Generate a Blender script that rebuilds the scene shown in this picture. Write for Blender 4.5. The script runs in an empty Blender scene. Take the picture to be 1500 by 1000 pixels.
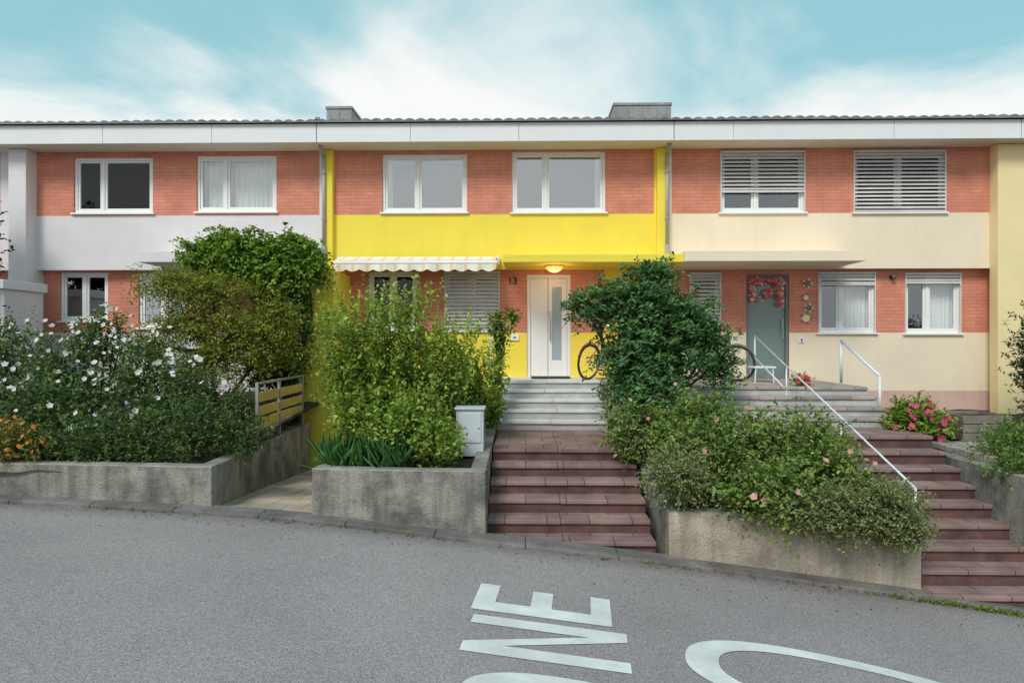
import bpy, math, random
import numpy as np
from mathutils import Vector, Matrix, noise as mnoise
random.seed(7); RNG=np.random.default_rng(7)
SC=bpy.context.scene
A=math.radians(1.15); CA,SA=math.cos(A),math.sin(A)
# ---------- camera calibration helper (survey of the photo onto real planes) ----------
def W(u,v,Y):
    r=(u-750)/1000; up=(500-v)/1000
    t=Y/(r*SA+CA)
    return t*(r*CA-SA), t*up
def X(u,Y): return W(u,500,Y)[0]
def Zp(v,Y,u=750): return W(u,v,Y)[1]
def yk(x): return 7.62-0.07*max(-14,min(14,x))
_xs=np.linspace(-160,160,3201)
_zs=np.interp(_xs,[-160,-40,-12,-6.1,-3.6,-2.4,-0.4,1.6,4.2,5.3,10,40,160],[-0.9,-0.9,-1.68,-1.885,-1.955,-2.02,-2.21,-2.39,-2.67,-2.80,-3.35,-5.5,-5.5])
_k=np.ones(15)/15; _zs=np.convolve(np.pad(_zs,7,mode='edge'),_k,mode='valid')
def zc(x): return float(np.interp(x,_xs,_zs))

# ---------- materials ----------
def newmat(name):
    m=bpy.data.materials.new(name); m.use_nodes=True
    nt=m.node_tree; b=nt.nodes['Principled BSDF']; return m,nt,b
def N(nt,t,**k):
    n=nt.nodes.new(t)
    for a,v in k.items(): setattr(n,a,v)
    return n
def mapping(nt,scale,coord='Object'):
    tc=N(nt,'ShaderNodeTexCoord'); mp=N(nt,'ShaderNodeMapping'); mp.inputs['Scale'].default_value=scale
    nt.links.new(tc.outputs[coord],mp.inputs['Vector']); return mp.outputs['Vector']
def surf(name,col,rough=0.7,var=0.12,scale=3.0,fine=60,bump=0.1,bdist=0.005,metal=0.0,streak=0.0,stain=0.0,staincol=(0.05,0.045,0.04),spec=0.5,st0=.42,st1=.64):
    m,nt,b=newmat(name); L=nt.links.new
    v=mapping(nt,(1,1,1))
    n1=N(nt,'ShaderNodeTexNoise'); n1.inputs['Scale'].default_value=scale; n1.inputs['Detail'].default_value=6; L(v,n1.inputs['Vector'])
    n2=N(nt,'ShaderNodeTexNoise'); n2.inputs['Scale'].default_value=fine; n2.inputs['Detail'].default_value=3; L(v,n2.inputs['Vector'])
    mr=N(nt,'ShaderNodeMapRange'); mr.inputs[1].default_value=0.3; mr.inputs[2].default_value=0.7; mr.inputs[3].default_value=1-var; mr.inputs[4].default_value=1+var; L(n1.outputs['Fac'],mr.inputs[0])
    mr2=N(nt,'ShaderNodeMapRange'); mr2.inputs[1].default_value=0.3; mr2.inputs[2].default_value=0.7; mr2.inputs[3].default_value=1-var*.6; mr2.inputs[4].default_value=1+var*.6; L(n2.outputs['Fac'],mr2.inputs[0])
    mu=N(nt,'ShaderNodeMath',operation='MULTIPLY'); L(mr.outputs[0],mu.inputs[0]); L(mr2.outputs[0],mu.inputs[1])
    vm=N(nt,'ShaderNodeVectorMath',operation='SCALE'); vm.inputs[0].default_value=col; L(mu.outputs[0],vm.inputs['Scale'])
    out=vm.outputs[0]
    if streak>0 or stain>0:
        if streak>0:
            v2=mapping(nt,(5,5,0.5)); n3=N(nt,'ShaderNodeTexNoise'); n3.inputs['Scale'].default_value=1.6; n3.inputs['Detail'].default_value=7; L(v2,n3.inputs['Vector'])
            r=N(nt,'ShaderNodeMapRange'); r.inputs[1].default_value=0.48; r.inputs[2].default_value=0.75; r.inputs[4].default_value=streak; L(n3.outputs['Fac'],r.inputs[0])
            mx=N(nt,'ShaderNodeMix',data_type='RGBA'); L(r.outputs[0],mx.inputs[0]); L(out,mx.inputs[6]); mx.inputs[7].default_value=(*staincol,1); out=mx.outputs[2]
        if stain>0:
            n4=N(nt,'ShaderNodeTexNoise'); n4.inputs['Scale'].default_value=1.3; n4.inputs['Detail'].default_value=10; n4.inputs['Roughness'].default_value=0.68; L(v,n4.inputs['Vector'])
            r=N(nt,'ShaderNodeMapRange'); r.inputs[1].default_value=st0; r.inputs[2].default_value=st1; r.inputs[4].default_value=stain; L(n4.outputs['Fac'],r.inputs[0])
            mx=N(nt,'ShaderNodeMix',data_type='RGBA'); L(r.outputs[0],mx.inputs[0]); L(out,mx.inputs[6]); mx.inputs[7].default_value=(*staincol,1); out=mx.outputs[2]
    L(out,b.inputs['Base Color'])
    b.inputs['Roughness'].default_value=rough; b.inputs['Metallic'].default_value=metal
    b.inputs['Specular IOR Level'].default_value=spec
    if bump>0:
        bp=N(nt,'ShaderNodeBump'); bp.inputs['Strength'].default_value=bump; bp.inputs['Distance'].default_value=bdist
        ad=N(nt,'ShaderNodeMath',operation='ADD'); L(n1.outputs['Fac'],ad.inputs[0]); L(n2.outputs['Fac'],ad.inputs[1]); L(ad.outputs[0],bp.inputs['Height']); L(bp.outputs[0],b.inputs['Normal'])
    return m
def brickmat(name,c1,c2,mortar,bw=0.25,bh=0.068,ms=0.006,plane='XZ',rough=0.55,bump=0.6,spec=.5):
    m,nt,b=newmat(name); L=nt.links.new
    tc=N(nt,'ShaderNodeTexCoord'); sp=N(nt,'ShaderNodeSeparateXYZ'); cb=N(nt,'ShaderNodeCombineXYZ'); L(tc.outputs['Object'],sp.inputs[0])
    L(sp.outputs['X'],cb.inputs['X']); L(sp.outputs['Z' if plane=='XZ' else 'Y'],cb.inputs['Y'])
    br=N(nt,'ShaderNodeTexBrick'); L(cb.outputs[0],br.inputs['Vector'])
    br.inputs['Color1'].default_value=(*c1,1); br.inputs['Color2'].default_value=(*c2,1); br.inputs['Mortar'].default_value=(*mortar,1)
    br.inputs['Scale'].default_value=1; br.inputs['Mortar Size'].default_value=ms; br.inputs['Mortar Smooth'].default_value=0.3
    br.inputs['Brick Width'].default_value=bw; br.inputs['Row Height'].default_value=bh
    n=N(nt,'ShaderNodeTexNoise'); n.inputs['Scale'].default_value=2.5; n.inputs['Detail'].default_value=8; L(tc.outputs['Object'],n.inputs['Vector'])
    r=N(nt,'ShaderNodeMapRange'); r.inputs[1].default_value=.3; r.inputs[2].default_value=.7; r.inputs[3].default_value=.84 if plane=='XZ' else .62; r.inputs[4].default_value=1.12; L(n.outputs['Fac'],r.inputs[0])
    vm=N(nt,'ShaderNodeVectorMath',operation='SCALE'); L(br.outputs['Color'],vm.inputs[0]); L(r.outputs[0],vm.inputs['Scale']); L(vm.outputs[0],b.inputs['Base Color'])
    b.inputs['Roughness'].default_value=rough; b.inputs['Specular IOR Level'].default_value=spec
    bp=N(nt,'ShaderNodeBump'); bp.inputs['Strength'].default_value=bump; bp.inputs['Distance'].default_value=0.006; bp.invert=True; L(br.outputs['Fac'],bp.inputs['Height']); L(bp.outputs[0],b.inputs['Normal'])
    return m
def leafmat(name,trans=0.3,rough=0.5):
    m,nt,b=newmat(name); L=nt.links.new
    at=N(nt,'ShaderNodeAttribute',attribute_name='lc'); L(at.outputs['Color'],b.inputs['Base Color']); b.inputs['Roughness'].default_value=rough
    b.inputs['Specular IOR Level'].default_value=0.3
    tr=N(nt,'ShaderNodeBsdfTranslucent'); sc=N(nt,'ShaderNodeVectorMath',operation='MULTIPLY'); sc.inputs[1].default_value=(1.5,1.5,0.6); L(at.outputs['Color'],sc.inputs[0]); L(sc.outputs[0],tr.inputs['Color'])
    mx=N(nt,'ShaderNodeMixShader'); mx.inputs[0].default_value=trans; L(b.outputs[0],mx.inputs[1]); L(tr.outputs[0],mx.inputs[2])
    L(mx.outputs[0],nt.nodes['Material Output'].inputs['Surface']); return m
def glassmat(name,refl,tint=(0.9,0.95,1)):
    m,nt,b=newmat(name); L=nt.links.new; nt.nodes.remove(b)
    t=N(nt,'ShaderNodeBsdfTransparent'); g=N(nt,'ShaderNodeBsdfGlossy'); g.inputs['Roughness'].default_value=0.02; g.inputs['Color'].default_value=(*tint,1)
    n=N(nt,'ShaderNodeTexNoise'); n.inputs['Scale'].default_value=1.2; n.inputs['Detail'].default_value=1; L(mapping(nt,(1,1,1)),n.inputs['Vector'])
    bp=N(nt,'ShaderNodeBump'); bp.inputs['Strength'].default_value=.25; bp.inputs['Distance'].default_value=0.02; L(n.outputs['Fac'],bp.inputs['Height']); L(bp.outputs[0],g.inputs['Normal'])
    mx=N(nt,'ShaderNodeMixShader'); mx.inputs[0].default_value=refl; L(t.outputs[0],mx.inputs[1]); L(g.outputs[0],mx.inputs[2]); L(mx.outputs[0],nt.nodes['Material Output'].inputs['Surface']); return m

M={}
M['brick']=brickmat('red_brick',(0.69,0.265,0.175),(0.63,0.23,0.15),(0.50,0.19,0.13),rough=.6,bump=.4,spec=.35)
M['yellow']=surf('yellow_render',(0.87,0.69,0.075),.8,.04,1.5,90,.15,.003,streak=.08,staincol=(.55,.40,.07))
M['white']=surf('white_render',(0.72,0.68,0.70),.85,.04,1.5,90,.15,.003,streak=.12,staincol=(.48,.46,.46))
M['cream']=surf('cream_render',(0.83,0.71,0.54),.85,.04,1.5,90,.15,.003,streak=.10,staincol=(.58,.48,.36))
M['paleyellow']=surf('pale_yellow_render',(0.85,0.69,0.38),.85,.04,1.5,90,.15,.003)
M['pinkbase']=surf('pink_plinth',(0.64,0.43,0.36),.9,.08,2,70,.3,.004,streak=.3,staincol=(.3,.2,.17))
M['fascia']=surf('white_fascia',(0.76,0.77,0.78),.45,.03,1,40,.03,.002,streak=.10,staincol=(.55,.56,.57))
M['soffit']=surf('soffit',(0.74,0.66,0.54),.8,.06)
M['tile']=surf('roof_tile',(0.20,0.19,0.19),.8,.3,4,60,.3)
M['zinc']=surf('zinc_sheet',(0.29,0.285,0.29),.6,.22,2,30,.1,.003,metal=.1,streak=.5,staincol=(.16,.155,.155))
M['frame']=surf('white_frame',(0.84,0.83,0.82),.35,.02,2,30,0)
M['gframe']=surf('grey_frame',(0.16,0.18,0.19),.4,.05,2,30,0)
M['blind']=surf('blind_slat',(0.68,0.65,0.64),.45,.08,3,30,0)
M['room']=surf('dark_room',(0.018,0.018,0.02),.9,.3,2,20,0)
M['curtain']=surf('curtain',(0.70,0.74,0.72),.9,.05,2,40,0)
M['glass_d']=glassmat('glass_dark',.04)
M['glass_m']=glassmat('glass_mid',.20)
M['glass_b']=glassmat('glass_bright',.40,(.90,.93,.97))
M['concrete']=surf('weathered_concrete',(0.30,0.275,0.24),.92,.25,2.2,45,.8,.016,streak=.8,stain=.85,staincol=(.075,.072,.070),st0=.455,st1=.60)
M['concrete_b']=surf('beige_concrete',(0.40,0.34,0.27),.92,.25,2.2,45,.8,.016,streak=.6,stain=.6,staincol=(.13,.115,.10),st0=.46,st1=.63)
M['concrete2']=surf('concrete_cap',(0.30,0.28,0.245),.92,.25,4,50,.5,.01,stain=.7,staincol=(.11,.105,.095))
M['soil']=surf('soil',(0.06,0.045,0.03),.95,.4,6,40,1,.05)
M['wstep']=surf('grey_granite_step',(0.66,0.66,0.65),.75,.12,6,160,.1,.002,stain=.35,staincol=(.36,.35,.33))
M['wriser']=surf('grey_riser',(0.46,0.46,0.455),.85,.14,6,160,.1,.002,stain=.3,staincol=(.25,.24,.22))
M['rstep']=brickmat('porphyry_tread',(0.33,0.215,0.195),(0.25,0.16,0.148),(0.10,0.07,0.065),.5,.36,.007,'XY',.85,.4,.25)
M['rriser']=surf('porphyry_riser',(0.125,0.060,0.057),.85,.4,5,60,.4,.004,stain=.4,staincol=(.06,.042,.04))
M['lpath']=brickmat('stone_path',(0.54,0.44,0.36),(0.46,0.37,0.31),(0.22,0.18,0.15),.42,.42,.008,'XY',.85,.4)
M['gtile']=brickmat('grey_pave',(0.46,0.38,0.34),(0.39,0.33,0.30),(0.18,0.16,0.15),.4,.4,.008,'XY',.8,.4)
M['black']=surf('black_rubber',(0.02,0.02,0.02),.6,.1,3,30,0)
M['red']=surf('red_paint',(0.55,0.02,0.03),.3,.05,3,30,0)
M['steel']=surf('steel',(0.5,0.5,0.5),.3,.05,3,30,0,metal=.9)
M['rail']=surf('white_rail',(0.66,0.71,0.78),.35,.05,3,30,0)
M['pipe']=surf('downpipe',(0.36,0.36,0.37),.5,.1,3,30,0)
M['orange']=surf('awning_orange',(0.82,0.60,0.40),.9,.05,3,60,0)
M['awn']=surf('awning_cream',(0.85,0.79,0.68),.9,.05,3,60,0)
M['box']=surf('meter_box',(0.50,0.54,0.56),.5,.10,3,50,.05,streak=.3,staincol=(.3,.32,.32))
M['wood']=surf('weathered_wood',(0.20,0.17,0.14),.85,.3,5,60,.3)
M['bark']=surf('bark',(0.075,0.06,0.045),.9,.3,10,60,.6,.01)
M['fyel']=surf('fence_yellow',(0.62,0.46,0.12),.6,.15,3,50,.1,stain=.3,staincol=(.3,.22,.08))
M['fgrey']=surf('fence_metal',(0.30,0.29,0.27),.5,.15,3,50,.1)
M['leaf']=leafmat('leaf',.28,.55); M['petal']=leafmat('petal',.35,.7)
# asphalt
m,nt,b=newmat('asphalt'); L=nt.links.new
v=mapping(nt,(1,1,1))
vo=N(nt,'ShaderNodeTexVoronoi'); vo.inputs['Scale'].default_value=110; L(v,vo.inputs['Vector'])
n1=N(nt,'ShaderNodeTexNoise'); n1.inputs['Scale'].default_value=120; n1.inputs['Detail'].default_value=4; L(v,n1.inputs['Vector'])
n2=N(nt,'ShaderNodeTexNoise'); n2.inputs['Scale'].default_value=.55; n2.inputs['Detail'].default_value=8; L(v,n2.inputs['Vector'])
cr=N(nt,'ShaderNodeValToRGB'); L(n1.outputs['Fac'],cr.inputs[0]); e=cr.color_ramp.elements; e[0].position=.28; e[0].color=(.16,.135,.137,1); e[1].position=.72; e[1].color=(.42,.365,.368,1)
sx=N(nt,'ShaderNodeSeparateColor'); L(vo.outputs['Color'],sx.inputs[0])
r0=N(nt,'ShaderNodeMapRange'); r0.inputs[3].default_value=.74; r0.inputs[4].default_value=1.26; L(sx.outputs[0],r0.inputs[0])
r1=N(nt,'ShaderNodeMapRange'); r1.inputs[1].default_value=.3; r1.inputs[2].default_value=.7; r1.inputs[3].default_value=.88; r1.inputs[4].default_value=1.10; L(n2.outputs['Fac'],r1.inputs[0])
mm=N(nt,'ShaderNodeMath',operation='MULTIPLY'); L(r0.outputs[0],mm.inputs[0]); L(r1.outputs[0],mm.inputs[1])
spx=N(nt,'ShaderNodeSeparateXYZ'); L(v,spx.inputs[0]); ma=N(nt,'ShaderNodeMath',operation='MULTIPLY_ADD'); L(spx.outputs['X'],ma.inputs[0]); ma.inputs[1].default_value=.07; L(spx.outputs['Y'],ma.inputs[2])
nb=N(nt,'ShaderNodeMath',operation='MULTIPLY_ADD'); L(n2.outputs['Fac'],nb.inputs[0]); nb.inputs[1].default_value=.5; L(ma.outputs[0],nb.inputs[2])
r3=N(nt,'ShaderNodeMapRange'); r3.inputs[1].default_value=7.30; r3.inputs[2].default_value=7.62; r3.inputs[3].default_value=1; r3.inputs[4].default_value=.68; L(nb.outputs[0],r3.inputs[0])
m4=N(nt,'ShaderNodeMath',operation='MULTIPLY'); L(mm.outputs[0],m4.inputs[0]); L(r3.outputs[0],m4.inputs[1])
vm=N(nt,'ShaderNodeVectorMath',operation='SCALE'); L(cr.outputs[0],vm.inputs[0]); L(m4.outputs[0],vm.inputs['Scale']); L(vm.outputs[0],b.inputs['Base Color'])
b.inputs['Roughness'].default_value=.92; b.inputs['Specular IOR Level'].default_value=.2
bp=N(nt,'ShaderNodeBump'); bp.inputs['Strength'].default_value=.4; bp.inputs['Distance'].default_value=.005; L(vo.outputs['Distance'],bp.inputs['Height']); L(bp.outputs[0],b.inputs['Normal'])
M['asphalt']=m
M['paint']=surf('road_paint',(0.68,0.665,0.66),.8,.10,5,120,.4,.004,stain=.45,staincol=(.42,.39,.39))
M['kerb']=surf('kerb_stone',(0.17,0.15,0.145),.9,.3,3,50,.5,.008,stain=.6,staincol=(.06,.054,.05))
m,nt,b=newmat('lamp_glass'); b.inputs['Base Color'].default_value=(1,.6,.2,1); b.inputs['Emission Color'].default_value=(1,.36,.08,1); b.inputs['Emission Strength'].default_value=1.6; M['lamp']=m
m,nt,b=newmat('frosted_glass'); b.inputs['Base Color'].default_value=(.34,.42,.46,1); b.inputs['Roughness'].default_value=.18; M['frost']=m
m,nt,b=newmat('teal_glass'); b.inputs['Base Color'].default_value=(.17,.235,.225,1); b.inputs['Roughness'].default_value=.15; M['teal']=m

# ---------- mesh builder ----------
class MB:
    def __init__(s): s.v=[];s.f=[];s.m=[];s.mats=[]
    def mi(s,k):
        if k not in s.mats: s.mats.append(k)
        return s.mats.index(k)
    def face(s,pts,k):
        i=len(s.v); s.v+= [tuple(p) for p in pts]; s.f.append(tuple(range(i,i+len(pts)))); s.m.append(s.mi(k))
    def box(s,x0,x1,y0,y1,z0,z1,k,M4=None):
        if x0>x1:x0,x1=x1,x0
        if y0>y1:y0,y1=y1,y0
        if z0>z1:z0,z1=z1,z0
        p=[(x0,y0,z0),(x1,y0,z0),(x1,y1,z0),(x0,y1,z0),(x0,y0,z1),(x1,y0,z1),(x1,y1,z1),(x0,y1,z1)]
        s.prism8(p,k,M4)
    def prism8(s,p,k,M4=None):
        if M4 is not None: p=[tuple(M4@Vector(q)) for q in p]
        i=len(s.v); s.v+=p
        for f in [(0,3,2,1),(4,5,6,7),(0,1,5,4),(1,2,6,5),(2,3,7,6),(3,0,4,7)]:
            s.f.append(tuple(i+j for j in f)); s.m.append(s.mi(k))
    def tube(s,p0,p1,r0,k,r1=None,n=8):
        r1=r0 if r1 is None else r1
        a=Vector(p0);b=Vector(p1);d=(b-a).normalized(); q=d.orthogonal().normalized(); w=d.cross(q)
        i=len(s.v)
        for c,r in((a,r0),(b,r1)):
            for j in range(n):
                t=2*math.pi*j/n; s.v.append(tuple(c+q*math.cos(t)*r+w*math.sin(t)*r))
        for j in range(n):
            s.f.append((i+j,i+(j+1)%n,i+n+(j+1)%n,i+n+j)); s.m.append(s.mi(k))
        s.f.append(tuple(i+j for j in range(n))[::-1]); s.m.append(s.mi(k)); s.f.append(tuple(i+n+j for j in range(n))); s.m.append(s.mi(k))
    def path(s,pts,r,k,n=8,r1=None):
        m=len(pts)-1
        for j in range(m):
            ra=r if r1 is None else r+(r1-r)*j/m; rb=r if r1 is None else r+(r1-r)*(j+1)/m
            s.tube(pts[j],pts[j+1],ra,k,rb,n)
    def obj(s,name,parent=None,bevel=0,smooth=False):
        me=bpy.data.meshes.new(name); me.from_pydata(s.v,[],s.f); 
        for k in s.mats: me.materials.append(M[k])
        me.polygons.foreach_set('material_index',s.m)
        if smooth: me.polygons.foreach_set('use_smooth',[True]*len(s.f))
        me.update(); o=bpy.data.objects.new(name,me); SC.collection.objects.link(o)
        if parent: o.parent=parent
        if bevel>0:
            bm=o.modifiers.new('bev','BEVEL'); bm.width=bevel; bm.segments=2; bm.limit_method='ANGLE'
        return o
def empty(name):
    o=bpy.data.objects.new(name,None); SC.collection.objects.link(o); return o

# ---------- facade ----------
def facade(parent,name,Y,x0,x1,z0,z1,ops,zone,xb,zb,depth=0.16):
    xs=sorted(set([x0,x1]+list(xb)+[o[0] for o in ops]+[o[1] for o in ops])); zs=sorted(set([z0,z1]+list(zb)+[o[2] for o in ops]+[o[3] for o in ops]))
    xs=[x for x in xs if x0<=x<=x1]; zs=[z for z in zs if z0<=z<=z1]
    b=MB()
    for i in range(len(xs)-1):
        for j in range(len(zs)-1):
            a,c,d,e=xs[i],xs[i+1],zs[j],zs[j+1]; xm=(a+c)/2; zm=(d+e)/2
            if c-a<1e-5 or e-d<1e-5: continue
            if any(o[0]<xm<o[1] and o[2]<zm<o[3] for o in ops): continue
            b.face([(a,Y,d),(c,Y,d),(c,Y,e),(a,Y,e)],zone(xm,zm))
    for o in ops:
        a,c,d,e=o[:4]; k=zone(a-.01,(d+e)/2); Y2=Y+depth
        b.face([(a,Y,d),(a,Y,e),(a,Y2,e),(a,Y2,d)],k); b.face([(c,Y,d),(c,Y2,d),(c,Y2,e),(c,Y,e)],k)
        b.face([(a,Y,e),(c,Y,e),(c,Y2,e),(a,Y2,e)],k); b.face([(a,Y,d),(a,Y2,d),(c,Y2,d),(c,Y,d)],'frame')
    return b.obj(name,parent)
def window(parent,Y,x0,x1,z0,z1,mull=(0.5,),glass='glass_m',curtain=None,blind=0.0,sill=True):
    b=MB(); fw=.055; ya,yb=Y+.035,Y+.10
    b.box(x0,x0+fw,ya,yb,z0,z1,'frame'); b.box(x1-fw,x1,ya,yb,z0,z1,'frame')
    b.box(x0+fw,x1-fw,ya,yb,z0,z0+fw,'frame'); b.box(x0+fw,x1-fw,ya,yb,z1-fw,z1,'frame')
    xs=[x0+fw]+[x0+(x1-x0)*m for m in mull]+[x1-fw]
    for m in mull: b.box(x0+(x1-x0)*m-.028,x0+(x1-x0)*m+.028,ya+.002,yb-.002,z0+fw,z1-fw,'frame')
    for i in range(len(xs)-1):
        a=xs[i]+(.028 if i>0 else 0)+.003; c=xs[i+1]-(.028 if i<len(xs)-2 else 0)-.003; s=.042; y0,y1=ya+.02,yb-.01
        b.box(a,a+s,y0,y1,z0+fw+.003,z1-fw-.003,'frame'); b.box(c-s,c,y0,y1,z0+fw+.003,z1-fw-.003,'frame')
        b.box(a+s,c-s,y0,y1,z0+fw+.003,z0+fw+s,'frame'); b.box(a+s,c-s,y0,y1,z1-fw-s,z1-fw-.003,'frame')
    if sill: b.box(x0-.04,x1+.04,Y-.05,Y+.034,z0-.035,z0-.001,'frame')
    b.obj('window_frame',parent,.004)
    g=MB(); g.face([(x0+fw,Y+.075,z0+fw),(x1-fw,Y+.075,z0+fw),(x1-fw,Y+.075,z1-fw),(x0+fw,Y+.075,z1-fw)],glass); g.obj('window_glass',parent)
    r=MB(); a,c,d,e,y0,y1=x0,x1,z0,z1,Y+.161,Y+1.2
    r.face([(a,y1,d),(c,y1,d),(c,y1,e),(a,y1,e)],'room'); r.face([(a,y0,d),(a,y1,d),(a,y1,e),(a,y0,e)],'room'); r.face([(c,y0,d),(c,y1,d),(c,y1,e),(c,y0,e)],'room')
    r.face([(a,y0,d),(c,y0,d),(c,y1,d),(a,y1,d)],'room'); r.face([(a,y0,e),(c,y0,e),(c,y1,e),(a,y1,e)],'room'); r.obj('window_room',parent)
    if curtain:
        cb=MB()
        for (f0,f1,mt) in curtain:
            n=max(8,int(70*(f1-f0))); pts=[]
            for i in range(n+1):
                t=f0+(f1-f0)*i/n; pts.append((x0+(x1-x0)*t, Y+.22+.018*math.sin(t*95+1.5*math.sin(t*17))))
            for i in range(n): cb.face([(pts[i][0],pts[i][1],z0),(pts[i+1][0],pts[i+1][1],z0),(pts[i+1][0],pts[i+1][1],z1),(pts[i][0],pts[i][1],z1)],mt)
        cb.obj('curtain',parent,smooth=False)
    if blind>0:
        sb=MB(); H=(z1-z0)*blind; n=int(H/.075); yy=Y-.005
        for i in range(n):
            zt=z1-.03-i*.075; j=random.uniform(-.003,.003)
            sb.prism8([(x0+.02,yy-.03,zt-.055+j),(x1-.02,yy-.03,zt-.055-j),(x1-.02,yy+.02,zt-.008),(x0+.02,yy+.02,zt-.008),(x0+.02,yy-.03,zt-.049+j),(x1-.02,yy-.03,zt-.049-j),(x1-.02,yy+.02,zt-.002),(x0+.02,yy+.02,zt-.002)],'blind')
        sb.box(x0+.02,x1-.02,yy-.03,yy+.02,z1-H-.02,z1-H+.02,'blind'); sb.box(x0,x1,yy-.035,yy+.025,z1-.028,z1+.002,'blind')
        for xx in (x0,x1-.02): sb.box(xx,xx+.018,yy-.03,yy+.02,z0,z1-.03,'blind')
        sb.obj('venetian_blind',parent)

YF,YG,YE=13.6,13.8,13.0
ZS=3.81; ZB=2.53; ZG=1.44; ZP=.175
def rect(u0,v0,u1,v1,Y):
    x0=X(u0,Y);x1=X(u1,Y); um=(u0+u1)/2
    return [x0,x1,Zp(v1,Y,um),Zp(v0,Y,um)]
def roof(parent,x0,x1,seams=()):
    b=MB(); xs=[x0+.004]+sorted(seams)+[x1-.004]
    for i in range(len(xs)-1):
        b.box(xs[i]+.003,xs[i+1]-.003,YE,YE+.04,ZS,ZS+.36,'fascia')
    b.obj('fascia',parent,.006)
    b=MB(); b.box(x0+.002,x1-.002,YE+.042,YF+.3,ZS+.004,ZS+.05,'soffit'); b.box(x0+.002,x1-.002,YE+.042,YE+.1,ZS+.06,ZS+.36,'zinc'); b.obj('soffit',parent)
    n=int((x1-x0)/.022); b=MB(); sl=math.tan(math.radians(9))
    ys=[YE-.07]; 
    for i in range(12): ys.append(YE-.07+.4*(i+1))
    i0=len(b.v)
    for j,y in enumerate(ys):
        for i in range(n+1):
            x=x0+(x1-x0)*i/n; ph=(x%.21)/.21; h=.042*max(0,math.sin(ph*math.pi))**.8+.008*math.sin(math.floor(x/.21)*12.9)
            b.v.append((x,y,ZS+.385+(y-ys[0])*sl+h))
    for j in range(len(ys)-1):
        for i in range(n):
            a=i0+j*(n+1)+i; b.f.append((a,a+1,a+n+2,a+n+1)); b.m.append(b.mi('tile'))
    for i in range(n):
        p=b.v[i0+i];q=b.v[i0+i+1]; b.face([(p[0],p[1],ZS+.362),(q[0],q[1],ZS+.362),q,p],'tile')
    b.obj('roof_tiles',parent)
    b=MB(); y1=ys[-1]; zt=ZS+.385+(y1-ys[0])*sl
    b.face([(x0,y1,zt),(x1,y1,zt),(x1,y1+5,zt-.8),(x0,y1+5,zt-.8)],'tile')
    b.face([(x0,y1+5,zt-.8),(x1,y1+5,zt-.8),(x1,y1+5,-3),(x0,y1+5,-3)],'cream'); b.obj('roof_rear',parent)
def sides(parent,x0,x1,mt,zb=-2.6):
    b=MB()
    for x,s in((x0+.01,1),(x1-.01,-1)): b.face([(x,YF+.3,zb),(x,YE+9,zb),(x,YE+9,ZS),(x,YF+.3,ZS)],mt)
    b.face([(x0,YF+.001,ZG),(x1,YF+.001,ZG),(x1,YG+.3,ZG),(x0,YG+.3,ZG)],mt)
    b.obj('party_walls',parent)

def house(name,x0,x1,brx,up,gr,mt,seams=(),grbrick=None,base=-1.6,basemat=None,doors=(),xg=None):
    H=empty(name)
    zone=lambda x,z:('brick' if (z>ZB and brx[0]<x<brx[1]) else mt)
    facade(H,'upper_wall',YF,x0,x1,ZG,ZS+.005,[u[0] for u in up],zone,brx,[ZB])
    g0,g1=grbrick if grbrick else brx
    def zone2(x,z):
        if g0<x<g1 and z>ZP: return 'brick'
        if basemat and z<-.98: return basemat
        return mt
    xg=xg or (x0,x1)
    facade(H,'ground_wall',YG,xg[0],xg[1],base,ZG+.002,[u[0] for u in gr]+list(doors),zone2,[g0,g1],[ZP,-.98])
    for r,k in up: window(H,YF,*r,**k)
    for r,k in gr: window(H,YG,*r,**k)
    roof(H,x0,x1,seams); sides(H,x0,x1,mt,base)
    return H
xL,xJ1,xJ2,xR=X(22,YF),X(477,YF),X(978,YF),X(1464,YF)
HW=house('white_row_house',xL,xJ1,(X(40,YF),X(468,YF)),
 [(rect(108,231,224,312,YF),dict(mull=(.36,),glass='glass_d')),(rect(288,228,405,310,YF),dict(mull=(.36,),glass='glass_m',curtain=[(0,1,'curtain')]))],
 [(rect(88,399,158,470,YG),dict(mull=(.5,),glass='glass_b')),(rect(203,399,275,480,YG),dict(mull=(.5,),glass='glass_b'))],
 'white',seams=[X(150,YE),X(310,YE)],grbrick=(X(48,YG),X(470,YG)),base=-1.7)
b=MB(); b.box(X(12,13.3),X(38,13.3),13.3,YG+.2,-1.7,ZS-.002,'white'); b.obj('end_pier',HW,.01)
b=MB(); b.box(X(202,12.8),X(455,12.8),12.8,YG,ZG+.06,ZG+.27,'white'); b.obj('entrance_canopy',HW,.01)
dC=rect(772,402,836,553,YG)
upc=[(rect(560,226,684,311,YF),dict(mull=(.42,),glass='glass_b',curtain=[(.0,.10,'curtain'),(.93,1,'curtain')])),(rect(750,222,887,311,YF),dict(mull=(.36,),glass='glass_b',curtain=[(.9,1,'curtain')]))]
HY=house('yellow_row_house',xJ1,xJ2,(X(490,YF),X(958,YF)),upc,
 [(rect(540,398,611,484,YG),dict(mull=(.5,),glass='glass_d')),(rect(651,398,732,484,YG),dict(mull=(.5,),glass='glass_m',blind=.93))],
 'yellow',seams=[X(601,YE),X(760,YE)],grbrick=(X(505,YG),X(885,YG)),base=-2.6,doors=[dC])
b=MB()
b.box(X(478,YF),X(489.5,YF),YF-.12,YF-.001,ZG+.0,ZS-.002,'yellow'); b.box(X(961,YF),X(975,YF),YF-.12,YF-.001,ZG,ZS-.002,'yellow')
b.box(X(444,12.6),X(489,12.6),12.6,YG-.002,-2.7,ZG-.12,'yellow')
b.obj('side_piers',HY,.008)
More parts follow.
